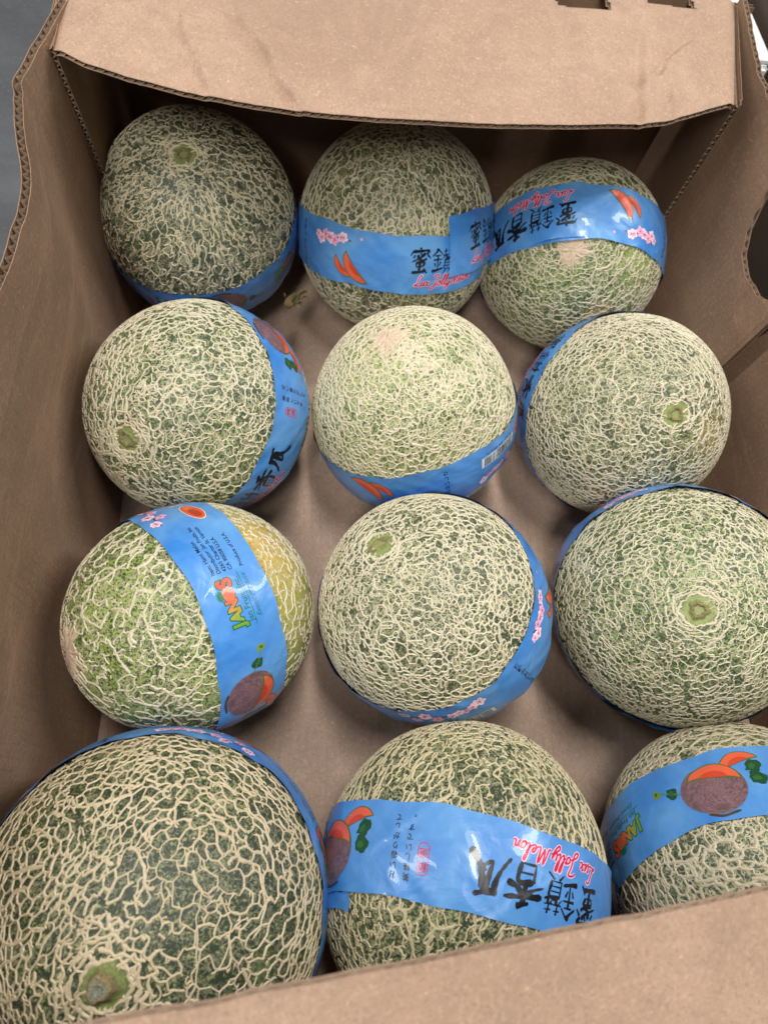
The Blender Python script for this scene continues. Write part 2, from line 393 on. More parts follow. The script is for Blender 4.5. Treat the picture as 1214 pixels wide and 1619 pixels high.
def fruit_pic(cx, cy):
    L = []
    L += [stroke([(cx + .012, cy), (cx + .020, cy - .004), (cx + .025, cy - .006)], .0006, (90, 130, 60), 0)]
    L += leaf(cx + .0185, cy - .0035, .0032, 5) + leaf(cx + .0262, cy - .0065, .0022, 8, (120, 140, 40))
    L += leaf(cx - .0205, cy - .002, .0042, 3) + leaf(cx - .0205, cy - .0085, .0038, 4)
    L += slice_(cx - .0155, cy - .0095, .0098, math.pi + .35)
    # body with fine net relief in the print
    rs = np.random.RandomState(11); n1, n2 = 22, 60; V = [(cx, cy)]; C = [lin((150, 112, 118))]; T = []
    for i in range(1, n1 + 1):
        for j in range(n2):
            a = 2 * math.pi * j / n2; rr = i / n1
            V.append((cx + .0148 * rr * math.cos(a), cy + .0128 * rr * math.sin(a)))
            g = rs.uniform(.55, 1.25) * (1.0 - .25 * rr)
            C.append(lin((138, 104, 108)) * g)
    for j in range(n2): T.append((0, 1 + j, 1 + (j + 1) % n2))
    for i in range(n1 - 1):
        for j in range(n2):
            a, b = 1 + i * n2 + j, 1 + i * n2 + (j + 1) % n2; T += [(a, a + n2, b + n2), (a, b + n2, b)]
    L.append((np.array(V), T, np.array(C), 1))
    L.append(stroke([(cx - .008, cy + .0125), (cx, cy + .0138), (cx + .006, cy + .0122)], .0012, (70, 60, 40), 2))
    L += [(v, t, c, z + 2) for v, t, c, z in slice_(cx - .0015, cy - .0030, .0120, math.pi - .15)]
    return L
def halved(cx, cy):
    L = [ellipse(cx, cy, .0165, .0085, (236, 214, 188), 0, 30, .05), ellipse(cx, cy, .0155, .0077, (214, 84, 44), 1, 30, .05),
         ellipse(cx - .004, cy, .0085, .0042, (176, 52, 30), 2, 20, .1, .1), ellipse(cx + .007, cy + .001, .005, .003, (226, 110, 66), 2, 16, .1, .1)]
    for i in range(9): L.append(ellipse(cx - .009 + i * .0016, cy - .001 + (i % 3) * .0011, .0005, .0003, (90, 50, 30), 3, 6))
    return L
def grad_recolor(layers, x0, x1, c0, c1, c2):
    out = []
    for v, t, c, z in layers:
        f = np.clip((v[:, :1] - x0) / (x1 - x0), 0, 1)
        a, b, d = lin(c0), lin(c1), lin(c2)
        cc = np.where(f < .5, a + (b - a) * f * 2, b + (d - b) * (f - .5) * 2)
        out.append((v, t, cc, z))
    return out
def logo(cx, cy):
    L = []
    for dz, bold, c in ((0, .0011, (30, 90, 50)), (1, .0005, None)):
        for s, x, y in (('J', -.0135, 0), ('A', -.008, 0), ('N', -.001, 0)):
            t = text_layers(s, .0098, c or (90, 150, 50), dz, bold)
            t = xf(t, 1, 1.05, cx + x, cy + y)
            if c is None: t = grad_recolor(t, cx - .017, cx + .003, (70, 150, 50), (150, 160, 60), (226, 70, 50))
            L += t
        t = xf(text_layers('S', .0125, c or (226, 84, 52), dz, bold), 1, 1.05, cx + .0135, cy); L += t
    L += [ellipse(cx + .0065, cy + .0003, .0052, .0046, (30, 90, 50), 0, 18, 0, .06, 2), ellipse(cx + .0065, cy + .0003, .0047, .0041, (206, 96, 60), 2, 18, 0, .06, 2)]
    for i in range(7):
        a = math.pi * (.15 + .7 * i / 6)
        L.append(poly([(cx + .0045, cy + .0040), (cx + .0065 + .0044 * math.cos(a), cy + .0042 + .0044 * math.sin(a)), (cx + .0085, cy + .0040)], (20, 110, 70), 3))
    G = (14, 110, 96)
    L += xf(text_layers('Jan Fruits.Inc.', .0054, G, 0, .00006), 1, 1, cx + .0005, cy - .0082)
    L += [poly([(cx - .017, cy - .0108), (cx + .018, cy - .0108), (cx + .018, cy - .0112), (cx - .017, cy - .0112)], G, 0)]
    L += xf(text_layers('Exotic Produce', .0046, G, 0, 0, .5), 1, 1, cx + .001, cy - .0142)
    return L
def address(cx, cy):
    L = []
    for i, s in enumerate(['Item: Hami Melon', 'Distributor: Jan Fruits, Inc.', '4265 Charter St. Vernon', 'CA 90058 U.S.A.', '', 'Produce of U.S.A.']):
        if s: L += xf(text_layers(s, .0037, (22, 28, 60), 0, .00004, 0, 'LEFT'), 1, 1, cx, cy - i * .0041)
    return L
def barcode(cx, cy):
    rs = np.random.RandomState(5); L = [poly([(cx - .019, cy - .0052), (cx + .019, cy - .0052), (cx + .019, cy + .0052), (cx - .019, cy + .0052)], (232, 236, 240), 0)]
    x = cx - .017
    while x < cx + .0165:
        b = rs.choice([.0004, .0004, .0008, .0012]); L.append(poly([(x, cy - .0046), (x + b, cy - .0046), (x + b, cy + .0046), (x, cy + .0046)], (20, 20, 28), 1))
        x += b + rs.choice([.0004, .0005, .0009])
    L += xf(text_layers('8 51184 00375', .0040, (20, 24, 40), 0, 0, 0, gap=1.2), 1, 1, cx, cy - .0075)
    return L
def column(chars, cx, top, size, step, col=INK):
    L = []
    for i, ch in enumerate(chars): L += xf(text_layers(ch, size, col, 0, .00006), 1, 1, cx, top - i * step)
    return L
def rrect(cx, cy, a, b, r, wd, col):
    P = []
    for qx, qy, a0 in ((1, 1, 0), (-1, 1, 90), (-1, -1, 180), (1, -1, 270)):
        for k in range(5):
            t = math.radians(a0 + 22.5 * k); P.append((cx + qx * (a - r) + r * math.cos(t), cy + qy * (b - r) + r * math.sin(t)))
    P.append(P[0]); return [stroke(P, wd, col, 0, smooth=False)]

V0 = 0.0045
PERIOD = 0.507
ART = [
 ('calligraphy', glyph('mi', .0205, 0, V0) + glyph('zuan', .0205, .0205, V0) + glyph('xiang', .0225, .0425, V0) + glyph('gua', .0215, .0625, V0)),
 ('script_lettering', script_text('Lux Jolly Melon', .0088, .0245, -.0130)),
 ('red_seal', rrect(.098, 0.004, .0030, .0075, .0026, .0005, (190, 30, 60)) + column('精選', .098, .0072, .0052, .0062, (190, 30, 60))),
 ('vertical_lettering', column('甘い香りがして', .1145, .0135, .0040, .0048) + column('美味しいです。', .1065, .0135, .0040, .0048)),
 ('melon_picture', xf(fruit_pic(0, 0), 1.28, 1.28, .163, .0030)),
 ('fruit_logo', logo(.2285, .0045)),
 ('address_lettering', address(.2485, .0085)),
 ('halved_fruit_picture', xf(halved(0, 0), .78, .72, .305, -.0085)),
 ('blossom_picture', branch([(.300, .0150), (.314, .0135), (.330, .0125), (.348, .010), (.362, .013)], 11, 4)),
 ('barcode', barcode(.343, -.0075)),
 ('vertical_lettering', column('抜群のおいしさ', .392, .0150, .0047, .0052)),
 ('blossom_picture', branch([(.416, .0155), (.424, .009), (.436, .0125), (.450, .0135)], 8, 9, .0040) + petals(.459, .0165, .0012, (240, 190, 214), 77)),
 ('slice_picture', slice_(.4430, -.0075, .0105, 2.30) + [(v, t, c, z + 3) for v, t, c, z in slice_(.4560, -.0060, .0150, 2.25)]),
]
def prep(layers):
    """merge the layers of one element and cut it into small cells so that it can follow the curved tape"""
    bm = bmesh.new(); cl = bm.verts.layers.float_color.new('Col'); zl = bm.verts.layers.float.new('z')
    for v, t, c, z in layers:
        vs = []
        for p, cc in zip(v, c):
            q = bm.verts.new((p[0], p[1], z * .01)); q[cl] = (*cc, 1); q[zl] = z; vs.append(q)
        for f in t:
            try: bm.faces.new([vs[i] for i in f])
            except ValueError: pass
    xs = [q.co.x for q in bm.verts]; ys = [q.co.y for q in bm.verts]
    for ax, lo, hi in ((0, min(xs), max(xs)), (1, min(ys), max(ys))):
        k = lo + .0035
        while k < hi:
            co = (k, 0, 0) if ax == 0 else (0, k, 0); no = (1, 0, 0) if ax == 0 else (0, 1, 0)
            g = [f for f in bm.faces if min(q.co[ax] for q in f.verts) < k < max(q.co[ax] for q in f.verts)]
            if g:
                ge = set(); gv = set()
                for f in g: ge.update(f.edges); gv.update(f.verts)
                bmesh.ops.bisect_plane(bm, geom=list(gv) + list(ge) + g, plane_co=co, plane_no=no, dist=1e-7)
            k += .0035
    bmesh.ops.triangulate(bm, faces=bm.faces[:])
    bm.verts.index_update()
    V = np.array([(q.co.x, q.co.y, round(q.co.z * 100)) for q in bm.verts]); C = np.array([q[cl][:3] for q in bm.verts])
    F = np.array([[q.index for q in f.verts] for f in bm.faces])
    # all faces wind the same way
    a, b, c = V[F[:, 0], :2], V[F[:, 1], :2], V[F[:, 2], :2]
    ar = (b[:, 0] - a[:, 0]) * (c[:, 1] - a[:, 1]) - (b[:, 1] - a[:, 1]) * (c[:, 0] - a[:, 0])
    F[ar < 0] = F[ar < 0][:, ::-1]
    bm.free(); return V, C, F
ART = [(n, *prep(L)) for n, L in ART]

# ------------------------------------------------------------------ melons
class Shape:
    def __init__(s, d, seed):
        s.R, s.e = d['R'], d['e']; s.a = unit(np.array(d['a'], float)); r = np.random.RandomState(seed)
        s.k = r.normal(size=(7, 3)) * 1.9; s.ph = r.uniform(0, 6.3, 7); s.am = r.uniform(.3, 1, 7) * .00042
        s.k2 = r.normal(size=(6, 3)) * 5.0; s.ph2 = r.uniform(0, 6.3, 6)
        s.stem = d.get('stem')
    def surf(s, D):
        dot = D @ s.a
        r = 1 / np.sqrt((1 - dot ** 2) / s.R ** 2 + dot ** 2 / (s.e * s.R) ** 2)
        r = r + (np.sin(D @ s.k.T + s.ph) * s.am).sum(-1) + (np.sin(D @ s.k2.T + s.ph2)).sum(-1) * .00009
        if s.stem is not None:
            ang = np.arccos(np.clip(D @ s.stem, -1, 1)) * s.R
            r = r - .0016 * np.exp(-(ang / .0085) ** 2)
        return D * r[..., None]
    def normal(s, D):
        dot = (D @ s.a)[..., None]
        return unit(D + s.a * dot * (1 / s.e ** 2 - 1))
def tangent_noise(D, r, n=5, f=2.2):
    out = np.zeros_like(D)
    for _ in range(n):
        k = r.normal(size=3) * f; v = r.normal(size=3); out = out + np.sin(D @ k + r.uniform(0, 6.3))[:, None] * v
    return out / n
def ribbons(sh, P, W, H):
    """P (E,K,3) directions, W (E,K) widths, H (E,K) heights -> raised cords"""
    E, K, _ = P.shape
    pos = sh.surf(P); N = sh.normal(P)
    T = np.gradient(pos, axis=1); side = unit(np.cross(N, T))
    w = W[..., None]; h = H[..., None]
    rows = [pos + side * w * .5 - N * .00015, pos + side * w * .27 + N * h, pos - side * w * .27 + N * h, pos - side * w * .5 - N * .00015]
    V = np.stack(rows, 2)  # E,K,4,3
    i = np.arange(E)[:, None, None] * K * 4; k = np.arange(K - 1)[None, :, None] * 4; j = np.arange(3)[None, None]
    a = i + k + j
    F = np.stack([a, a + 4, a + 5, a + 1], -1).reshape(-1, 4)
    return V.reshape(-1, 3), F
def netting(sh, d, seed):
    r = np.random.RandomState(seed); N = d['N']
    i = np.arange(N) + .5; z = 1 - 2 * i / N; ph = i * 2.399963
    D = np.stack([np.sqrt(1 - z * z) * np.cos(ph), np.sqrt(1 - z * z) * np.sin(ph), z], 1)
    D = unit(D + r.normal(size=D.shape) * d.get('jit', .60) * math.sqrt(12.57 / N))
    bm = bmesh.new()
    for p in D: bm.verts.new(p)
    bmesh.ops.convex_hull(bm, input=bm.verts[:])
    bmesh.ops.triangulate(bm, faces=bm.faces[:])
    bm.faces.index_update()
    tri = np.array([[v.co[:] for v in f.verts] for f in bm.faces])
    cen = unit(tri.mean(1))
    ed = np.array([(e.link_faces[0].index, e.link_faces[1].index) for e in bm.edges if len(e.link_faces) == 2])
    bm.free()
    warp = lambda Q: unit(Q + tangent_noise(Q, np.random.RandomState(seed + 9), 6, 2.6) * d.get('warp', .16) + tangent_noise(Q, np.random.RandomState(seed + 5), 5, 14) * .02)
    cen = warp(cen)
    st_ = d.get('stretch', 1.0); cen = unit(cen + np.outer(cen @ sh.a, sh.a) * (st_ - 1))
    A, B = cen[ed[:, 0]], cen[ed[:, 1]]
    # orientation against the meridians of the fruit
    mid = unit(A + B); ax = sh.a
    mer = ax - (mid @ ax)[:, None] * mid; mer = unit(mer + 1e-9)
    dirv = unit(B - A); par = np.abs((dirv * mer).sum(1))
    polar = np.arccos(np.clip(mid @ sh.stem, -1, 1)) * sh.R if sh.stem is not None else np.full(len(mid), 1.0)
    keepp = d['keep'] - d.get('mer', 0) * (1 - par ** 1.2)
    near = np.clip(1 - (polar - .01) / .035, 0, 1)
    keepp = keepp * (1 - near * .55 * par * d.get('rings', .7))
    # patches where the netting is sparser
    sp = np.sin(mid @ (r.normal(size=3) * 4) + 1) * np.sin(mid @ (r.normal(size=3) * 5) + 2)
    keepp = keepp - d.get('patch', .08) * np.clip(sp, 0, 1)
    if not d.get('coarse'): keepp = keepp - .10
    u = r.uniform(size=len(ed)); keep = u < keepp
    stub = (~keep) & (r.uniform(size=len(ed)) < d.get('stub', .6))
    # clear round the stem, under the tape, and underneath where the fruit rests
    vlat = (np.arcsin(np.clip(mid @ d['n'], -1, 1)) - d['lam']) * sh.R
    ok = (polar > d.get('clear', .0088)) & (np.abs(vlat) > .0185) & (mid[:, 2] > -.48)
    sel = (keep | stub) & ok
    A, B, stub, mid, par, polar = A[sel], B[sel], stub[sel], mid[sel], par[sel], polar[sel]
    sw = r.uniform(size=len(A)) < .5
    A, B = np.where(sw[:, None], B, A), np.where(sw[:, None], A, B)
    E = len(A); L = np.linalg.norm(B - A, axis=1)
    end = np.where(stub, r.uniform(.35, .72, E), 1.0)
    K = d.get('K', 4); s01 = np.linspace(0, 1, K)
    t = s01[None] * end[:, None]
    P = A[:, None] * (1 - t[..., None]) + B[:, None] * t[..., None]
    side = np.cross(mid, B - A)
    bend = r.normal(size=(E, 1)) * .10 * np.sin(np.pi * s01)[None] + r.normal(size=(E, K)) * (.085 if K == 4 else .018)
    bend[:, 0] = 0; bend[:, -1] = np.where(stub, r.normal(size=E) * .08, 0)
    P = unit(P + side[:, None] * bend[..., None])
    # the width wanders over the fruit, and a few cords are broad
    fld = np.sin(mid @ (r.normal(size=3) * 6)) * .22 + np.sin(mid @ (r.normal(size=3) * 11)) * .14
    base = d['w'] * (1 + fld) * np.exp(r.normal(size=E) * .20) * np.where(r.uniform(size=E) < d.get('broad', .08), 1.6, 1)
    base = base * (1 + d.get('mer', 0) * .5 * (par - .5)) * (1 + .25 * np.clip(1 - polar / .03, 0, 1))
    base = np.minimum(base, np.minimum(L * sh.R * .62 + .0003, d['w'] * 1.9)) * (.9 if not d.get('coarse') else 1)
    nodew = d['w'] * (1 + fld) * .98
    W = np.repeat(base[:, None] * .9, K, 1) * (1 + r.uniform(-.17, .17, (E, K)))
    W[:, 0] = nodew * (1 if not d.get('coarse') else .8); W[:, -1] = np.where(stub, .00012, nodew)
    H = np.full((E, K), d.get('h', .00055)); H[:, 1:-1] *= r.uniform(.72, 1.08, (E, K - 2)); H[:, -1] = np.where(stub, .00005, H[:, -1])
    if d.get('coarse'): return ribbons(sh, P, W, H)
    if d['N'] > 3000:
        kk = [0, 2, 3]; V, F = ribbons(sh, P[:, kk], W[:, kk], H[:, kk])
    else: V, F = ribbons(sh, P, W, H)
    Vs, Fs = [V], [F]; off = len(V)
    for rep in range(1):
        pick = r.uniform(size=E) < d.get('spur', .50)
        Ps = P[pick]; m_ = len(Ps); o_ = Ps[np.arange(m_), r.randint(1, 3, m_)]
        dr = unit(Ps[:, -1] - Ps[:, 0]); sd = unit(np.cross(o_, dr)) * np.where(r.uniform(size=m_) < .5, 1, -1)[:, None]
        sd = unit(sd + dr * r.normal(size=(m_, 1)) * .5); ln = r.uniform(.25, .62, m_) * np.clip(L[pick], 0, np.median(L) * 1.4)
        tt_ = np.linspace(0, 1, 3)[None, :, None]
        Q = unit(o_[:, None] + sd[:, None] * tt_ * ln[:, None, None] + dr[:, None] * (tt_ ** 2) * ln[:, None, None] * r.normal(size=(m_, 1, 1)) * .35)
        W2 = d['w'] * np.array([[.9, .62, .12]]) * r.uniform(.7, 1.2, (m_, 1))
        v, f = ribbons(sh, Q, W2, np.array([[1, .8, .15]]) * d.get('h', .00055) * np.ones((m_, 1)))
        Vs.append(v); Fs.append(f + off); off += len(v)
    def add(P, W, H):
        nonlocal off
        v, f = ribbons(sh, P, W, H); Vs.append(v); Fs.append(f + off); off += len(v)
    ns_ = d.get('streaks', 0)
    if ns_:
        o_ = unit(r.normal(size=(ns_ * 3, 3))); o_ = o_[(np.abs(o_ @ sh.a) < .93) & (o_[:, 2] > -.5)][:ns_]
        vl = (np.arcsin(o_ @ d['n']) - d['lam']) * sh.R; o_ = o_[np.abs(vl) > .022]
        mr = unit(sh.a - (o_ @ sh.a)[:, None] * o_); az = np.cross(o_, mr)
        sl = np.sin(o_ @ np.array([3.1, 1.2, -.5]) + .4) * .45
        dr = unit(mr + az * (sl[:, None] + r.normal(size=(len(o_), 1)) * .16)); sd = np.cross(o_, dr)
        ln = r.uniform(.0035, .0105, (len(o_), 1, 1)) / sh.R; tt_ = np.linspace(-.5, .5, 6)[None, :, None]
        wv_ = np.cumsum(r.normal(size=(len(o_), 6, 1)) * .00030, 1) / sh.R
        Q = unit(o_[:, None] + dr[:, None] * tt_ * ln + sd[:, None] * wv_)
        W3 = d['w'] * np.array([[.12, .85, 1.15, 1.1, .8, .1]]) * r.uniform(.65, 1.25, (len(o_), 1)) * r.uniform(.85, 1.15, (len(o_), 6))
        add(Q, W3, np.array([[.1, .9, 1, 1, .9, .1]]) * d.get('h', .00055) * np.ones((len(o_), 1)))
    # concentric cords round the stem
    if sh.stem is not None:
        s_ = sh.stem; e1 = unit(np.cross(s_, [.3, .5, .8])); e2 = np.cross(s_, e1)
        for q, rad in enumerate(d.get('ring_r', (.0094, .0128, .0172))):
            M = 34 + 10 * q; th0 = np.linspace(0, 2 * np.pi, M, endpoint=False)
            wob = lambda th: rad / sh.R * (1 + .07 * np.sin(2 * th + q) + .06 * np.sin(5 * th + 2 * q + seed) + .035 * np.sin(11 * th + q) + .02 * np.sin(19 * th))
            th = th0[:, None] + np.linspace(0, 2 * np.pi / M, 4)[None]
            rr = wob(th); Pd = s_ * np.cos(rr)[..., None] + (e1 * np.cos(th)[..., None] + e2 * np.sin(th)[..., None]) * np.sin(rr)[..., None]
            wd = d['w'] * (1.55 - .15 * q) * (1 + .3 * np.sin(3 * th + seed + q) + .18 * np.sin(9 * th + 4 * q))
            g = r.uniform(size=M) < (1.0 - .12 * q)
            add(Pd[g], np.clip(wd, .0005, 1)[g], np.full_like(wd, .0006)[g])
        # short cords running into the scar
        M = 3; th = r.uniform(0, 6.28, M)[:, None] + r.normal(size=(M, 4)) * .05; rr = np.linspace(.005, .0102, 4)[None] / sh.R + np.zeros((M, 1))
        Pd = s_ * np.cos(rr)[..., None] + (e1 * np.cos(th)[..., None] + e2 * np.sin(th)[..., None]) * np.sin(rr)[..., None]
        add(Pd, np.full((M, 4), d['w'] * .6), np.full((M, 4), .0004))
    # radiating corky cords at the blossom end
    b_ = d.get('blossom')
    if b_ is not None:
        e1 = unit(np.cross(b_, [.3, .5, .8])); e2 = np.cross(b_, e1)
        M = 46; th = r.uniform(0, 6.28, (M, 1)) + np.cumsum(r.normal(size=(M, 5)) * .05, 1)
        rr = np.linspace(0, 1, 5)[None] * r.uniform(.003, .020, (M, 1)) / sh.R + r.uniform(.0005, .003, (M, 1)) / sh.R
        Pd = b_ * np.cos(rr)[..., None] + (e1 * np.cos(th)[..., None] + e2 * np.sin(th)[..., None]) * np.sin(rr)[..., None]
        W = np.array([.0014, .0027, .0022, .0014, .0003])[None] * r.uniform(.5, 1.3, (M, 5))
        d['bl_mesh'] = ribbons(sh, Pd, W, np.full((M, 5), .0006) * r.uniform(.5, 1.3, (M, 5)))
    # thick corky scars
    for (p, rad, n_) in d.get('cork', []):
        p = unit(np.array(p, float)); e1 = unit(np.cross(p, [.3, .5, .8])); e2 = np.cross(p, e1)
        for _ in range(n_):
            o_ = unit(p + (e1 * r.normal() + e2 * r.normal()) * rad / sh.R * .5); dr = unit(np.cross(o_, r.normal(size=3)))
            t = np.linspace(-.5, .5, 4)[:, None] * r.uniform(.004, .009) / sh.R
            Pd = unit(o_ + dr * t + np.cross(o_, dr) * r.normal(size=(4, 1)) * .006)[None]
            add(Pd, np.array([[.0008, .0022, .002, .0006]]) * r.uniform(.7, 1.2), np.array([[.0003, .0007, .0007, .0002]]))
    return np.concatenate(Vs), np.concatenate(Fs)

HW = .0235
class Tape:
    """flat film coordinate (u along, v across, height) -> point on the fruit"""
    def __init__(s, sh, d, seed):
        s.sh = sh; s.n = unit(np.array(d['n'], float)); s.lam = d['lam']; s.Rl = sh.R * math.cos(s.lam)
        s.e1 = unit(np.cross(s.n, [0, 0, 1.])); s.e2 = np.cross(s.n, s.e1)
        s.C = 2 * math.pi * s.Rl
        r = np.random.RandomState(seed + 100); s.ph = r.uniform(0, 6.3, 12)
        s.u0 = d['u0']; s.top = d.get('top', 'start'); s.dv = d.get('dv', 0.0); s.dve = d.get('dve', 0.0); s.L = s.C + .05
        s.lift = d.get('lift', 1.0)
    def layer(s, t):     # extra height for the overlapping end; t = distance from the start of the film
        if s.top == 'start': return .0009 * (1 - np.clip((t - .03) / .05, 0, 1))
        return .0009 * np.clip((t - (s.L - .075)) / .03, 0, 1)
    def pos(s, t, v, h=0.0):
        u = s.u0 + t; a = u / s.Rl
        vo = s.dv * (1 - np.clip((t - .04) / .13, 0, 1)) ** 1.4 + s.dve * np.clip(1 - (s.L - .05 - t) / .10, 0, 1) ** 1.4
        p = s.ph
        # the film is a flat strip: its edges stand off and ripple, more at some places
        e = np.abs(v) / HW
        rip = (np.sin(u * 95 + p[0] + v * 60) * .5 + np.sin(u * 190 + p[1] - v * 90) * .3 + np.sin(u * 47 + p[2]) * .6)
        ridge = np.exp(-((u * 31 + v * 40 * np.sin(p[3]) + p[4]) % 3.1 - 1.5) ** 2 * 60) * .00045
        lift = .00095 + s.lift * (e ** 3) * (.0009 + .0007 * rip) + .00016 * rip + .00013 * np.sin(u * 330 + v * 420 + p[5]) * (0.4 + e) + ridge
        edge_w = (np.sin(u * 60 + p[6]) * .0007 + np.sin(u * 150 + p[7]) * .0004) * (v / HW)
        la = s.lam + (v + vo + edge_w) / s.sh.R
        D = s.n * np.sin(la)[..., None] + (s.e1 * np.cos(a)[..., None] + s.e2 * np.sin(a)[..., None]) * np.cos(la)[..., None]
        return s.sh.surf(D) + s.sh.normal(D) * (lift + s.layer(t) + h)[..., None]
def build_melon(idx, d):
    sh_d = dict(d)
    a = unit(np.array(d['a'], float)); st = a if d.get('end') == 's' else None; bl = a if d.get('end') == 'b' else None
    d['stem'] = sh_d['stem'] = st; d['blossom'] = bl; d['n'] = unit(np.array(d['n'], float))
    sh = Shape(sh_d, idx * 13 + 1)
    c = np.array(d['c']); root = bpy.data.objects.new('melon', None); COL.objects.link(root)
    root.empty_display_size = .05; root.location = (c[0], c[1], 0)
    tag(root, d['label'], 'melon', 'netted melons wrapped in blue tape')
    zl = (0, 0, c[2])
    bm = bmesh.new(); bmesh.ops.create_icosphere(bm, subdivisions=5, radius=1)
    D = unit(np.array([v.co[:] for v in bm.verts])); F = np.array([[v.index for v in f.verts] for f in bm.faces]); bm.free()
    sp = tuple(float(x) for x in sh.surf(st[None])[0]) if st is not None else None
    bp = tuple(float(x) for x in sh.surf(bl[None])[0]) if bl is not None else None
    pt = [(tuple(float(x) for x in np.array(p) - c), r_, col, am) for p, r_, col, am in d.get('patches', [])]
    mat = rind_mat('rind_skin', d.get('dk', (.044, .058, .036)), d.get('lt', (.27, .285, .115)), d.get('bal', .5), sp, bp, pt, d.get('corky', 0))
    mesh_obj('rind', sh.surf(D), F, mat, root, loc=zl)
    V, F = netting(sh, d, idx * 17 + 3)
    d2 = dict(d, coarse=True, N=int(d['N'] / 8), w=d['w'] * 1.12, h=d.get('h', .00055) * 1.06, keep=d.get('ck', .45), K=8, jit=.75, stub=.7, broad=.12)
    V2, F2 = netting(sh, d2, idx * 19 + 5)
    V, F = np.concatenate([V, V2]), np.concatenate([F, F2 + len(V)])
    mesh_obj('netting', V, F, net_mat('cork_net', d.get('tint', (.66, .60, .44)), d.get('rust', .25)), root, loc=zl)
    if 'bl_mesh' in d: mesh_obj('blossom_scar', *d['bl_mesh'], M_BLOS, root, loc=zl)
    # stem scar: a corky ring round a sunken pale centre
    if st is not None:
        e1 = unit(np.cross(st, [.3, .5, .8])); e2 = np.cross(st, e1); n1, n2 = 14, 36
        ea, eb = d.get('scar', (1, 1)); stalk = d.get('stalk', 0)
        i, j = np.meshgrid(np.arange(n1), np.arange(n2), indexing='ij'); fr = i / (n1 - 1); th = 2 * np.pi * j / n2
        rs = np.random.RandomState(idx); rnd = 1 + .10 * np.sin(3 * th + idx) + .07 * np.sin(7 * th + 2)
        rad = (.0085 if stalk else .0066) * fr * rnd
        x, y = rad * ea * np.cos(th), rad * eb * np.sin(th)
        Dd = unit(st + (e1 * x[..., None] + e2 * y[..., None]) / sh.R)
        if stalk:
            h = np.where(fr < .55, stalk, stalk * np.clip(1 - (fr - .55) / .45, 0, 1) ** 2.2) + .0003
            h = np.where(fr < .2, h - .0012, h)
        else:
            h = .0003 + .0013 * np.exp(-((fr - .62) / .13) ** 2) - .0004 * (fr < .45) + rs.uniform(-1, 1, fr.shape) * .00028 * (fr < .6)
            h = h * (1 - np.clip((fr - .85) / .15, 0, 1)) - .0001 * (fr > .95)
        P = sh.surf(Dd) + sh.normal(Dd) * h[..., None] + (e1 * stalk * .25 * (h / (stalk + 1e-6))[..., None] if stalk else 0)
        cc = np.zeros(fr.shape + (3,)); cen, rim, outer = lin((158, 158, 134)), lin((146, 128, 88)), lin((128, 140, 76))
        f3 = fr[..., None]
        cc = np.where(f3 < .42, cen * rs.uniform(.45, 1.1, fr.shape)[..., None], np.where(f3 < .75, rim * rs.uniform(.7, 1.2, fr.shape)[..., None], outer))
        mesh_obj('stalk' if stalk else 'stem_scar', P.reshape(-1, 3), np.concatenate([grid_faces(n1, n2), _close(n1, n2)]), M_SCAR, root, cols=cc.reshape(-1, 3), loc=zl)
    # tape
    tp = Tape(sh, d, idx)
    nu = int(tp.L / .0017); nv = 26
    t = np.linspace(0, tp.L, nu)[:, None] + np.zeros((1, nv)); v = np.linspace(-HW, HW, nv)[None] + np.zeros((nu, 1))
    if d.get('zig'):     # serrated cut end of the film
        z_ = np.abs(((v / .0016) % 2) - 1) * .0010
        t = t + z_ * np.exp(-t / .004)
    Pt = tp.pos(t, v); band = mesh_obj('tape_band', Pt.reshape(-1, 3), grid_faces(nu, nv), M_BAND, root, loc=zl,
                                     attrs={'across': (1 - (v / HW + 1) / 2).ravel()})
    if d.get('band_label'): band['label'] = d['band_label']
    w0, w1 = d['w0'], d['w1']     # artwork coordinate at the two ends of the film; the repeat slips underneath
    dark = {}
    for nm, AV, AC, AF in ART:
        done = []
        for k in (-1, 0, 1, 2):
            for half in (0, 1):
                tt = AV[:, 0] + k * PERIOD
                tt = tt - w0 if half == 0 else tp.L - (w1 - tt)
                lo, hi = (0, tp.L / 2) if half == 0 else (tp.L / 2, tp.L)
                cm = (tt.min() + tt.max()) / 2
                if not (lo - .008 < cm < hi + .008) or (half == 0 and cm > hi) or (half == 1 and cm < lo): continue
                if any(abs(cm - q) < .012 for q in done): continue
                # leave out what faces the box floor
                pc = tp.pos(np.array([cm]), np.array([0.0]))[0]
                if pc[2] < -.35 * sh.R: continue
                f = AF
                inside = (tt > .0004) & (tt < tp.L - .0004)
                if not inside.all():
                    f = f[inside[f].all(1)]
                    if len(f) == 0: continue
                done.append(cm)
                P = tp.pos(tt, AV[:, 1], .00012 + AV[:, 2] * .00005)
                used = np.unique(f); remap = np.zeros(len(P), int); remap[used] = np.arange(len(used))
                mesh_obj(nm, P[used], remap[f], M_INK, band, cols=AC[used])
    return root
def _close(n1, n2):
    a = (np.arange(n1 - 1) * n2 + n2 - 1); b = np.arange(n1 - 1) * n2
    return np.stack([a, a + n2, b + n2, b], 1)

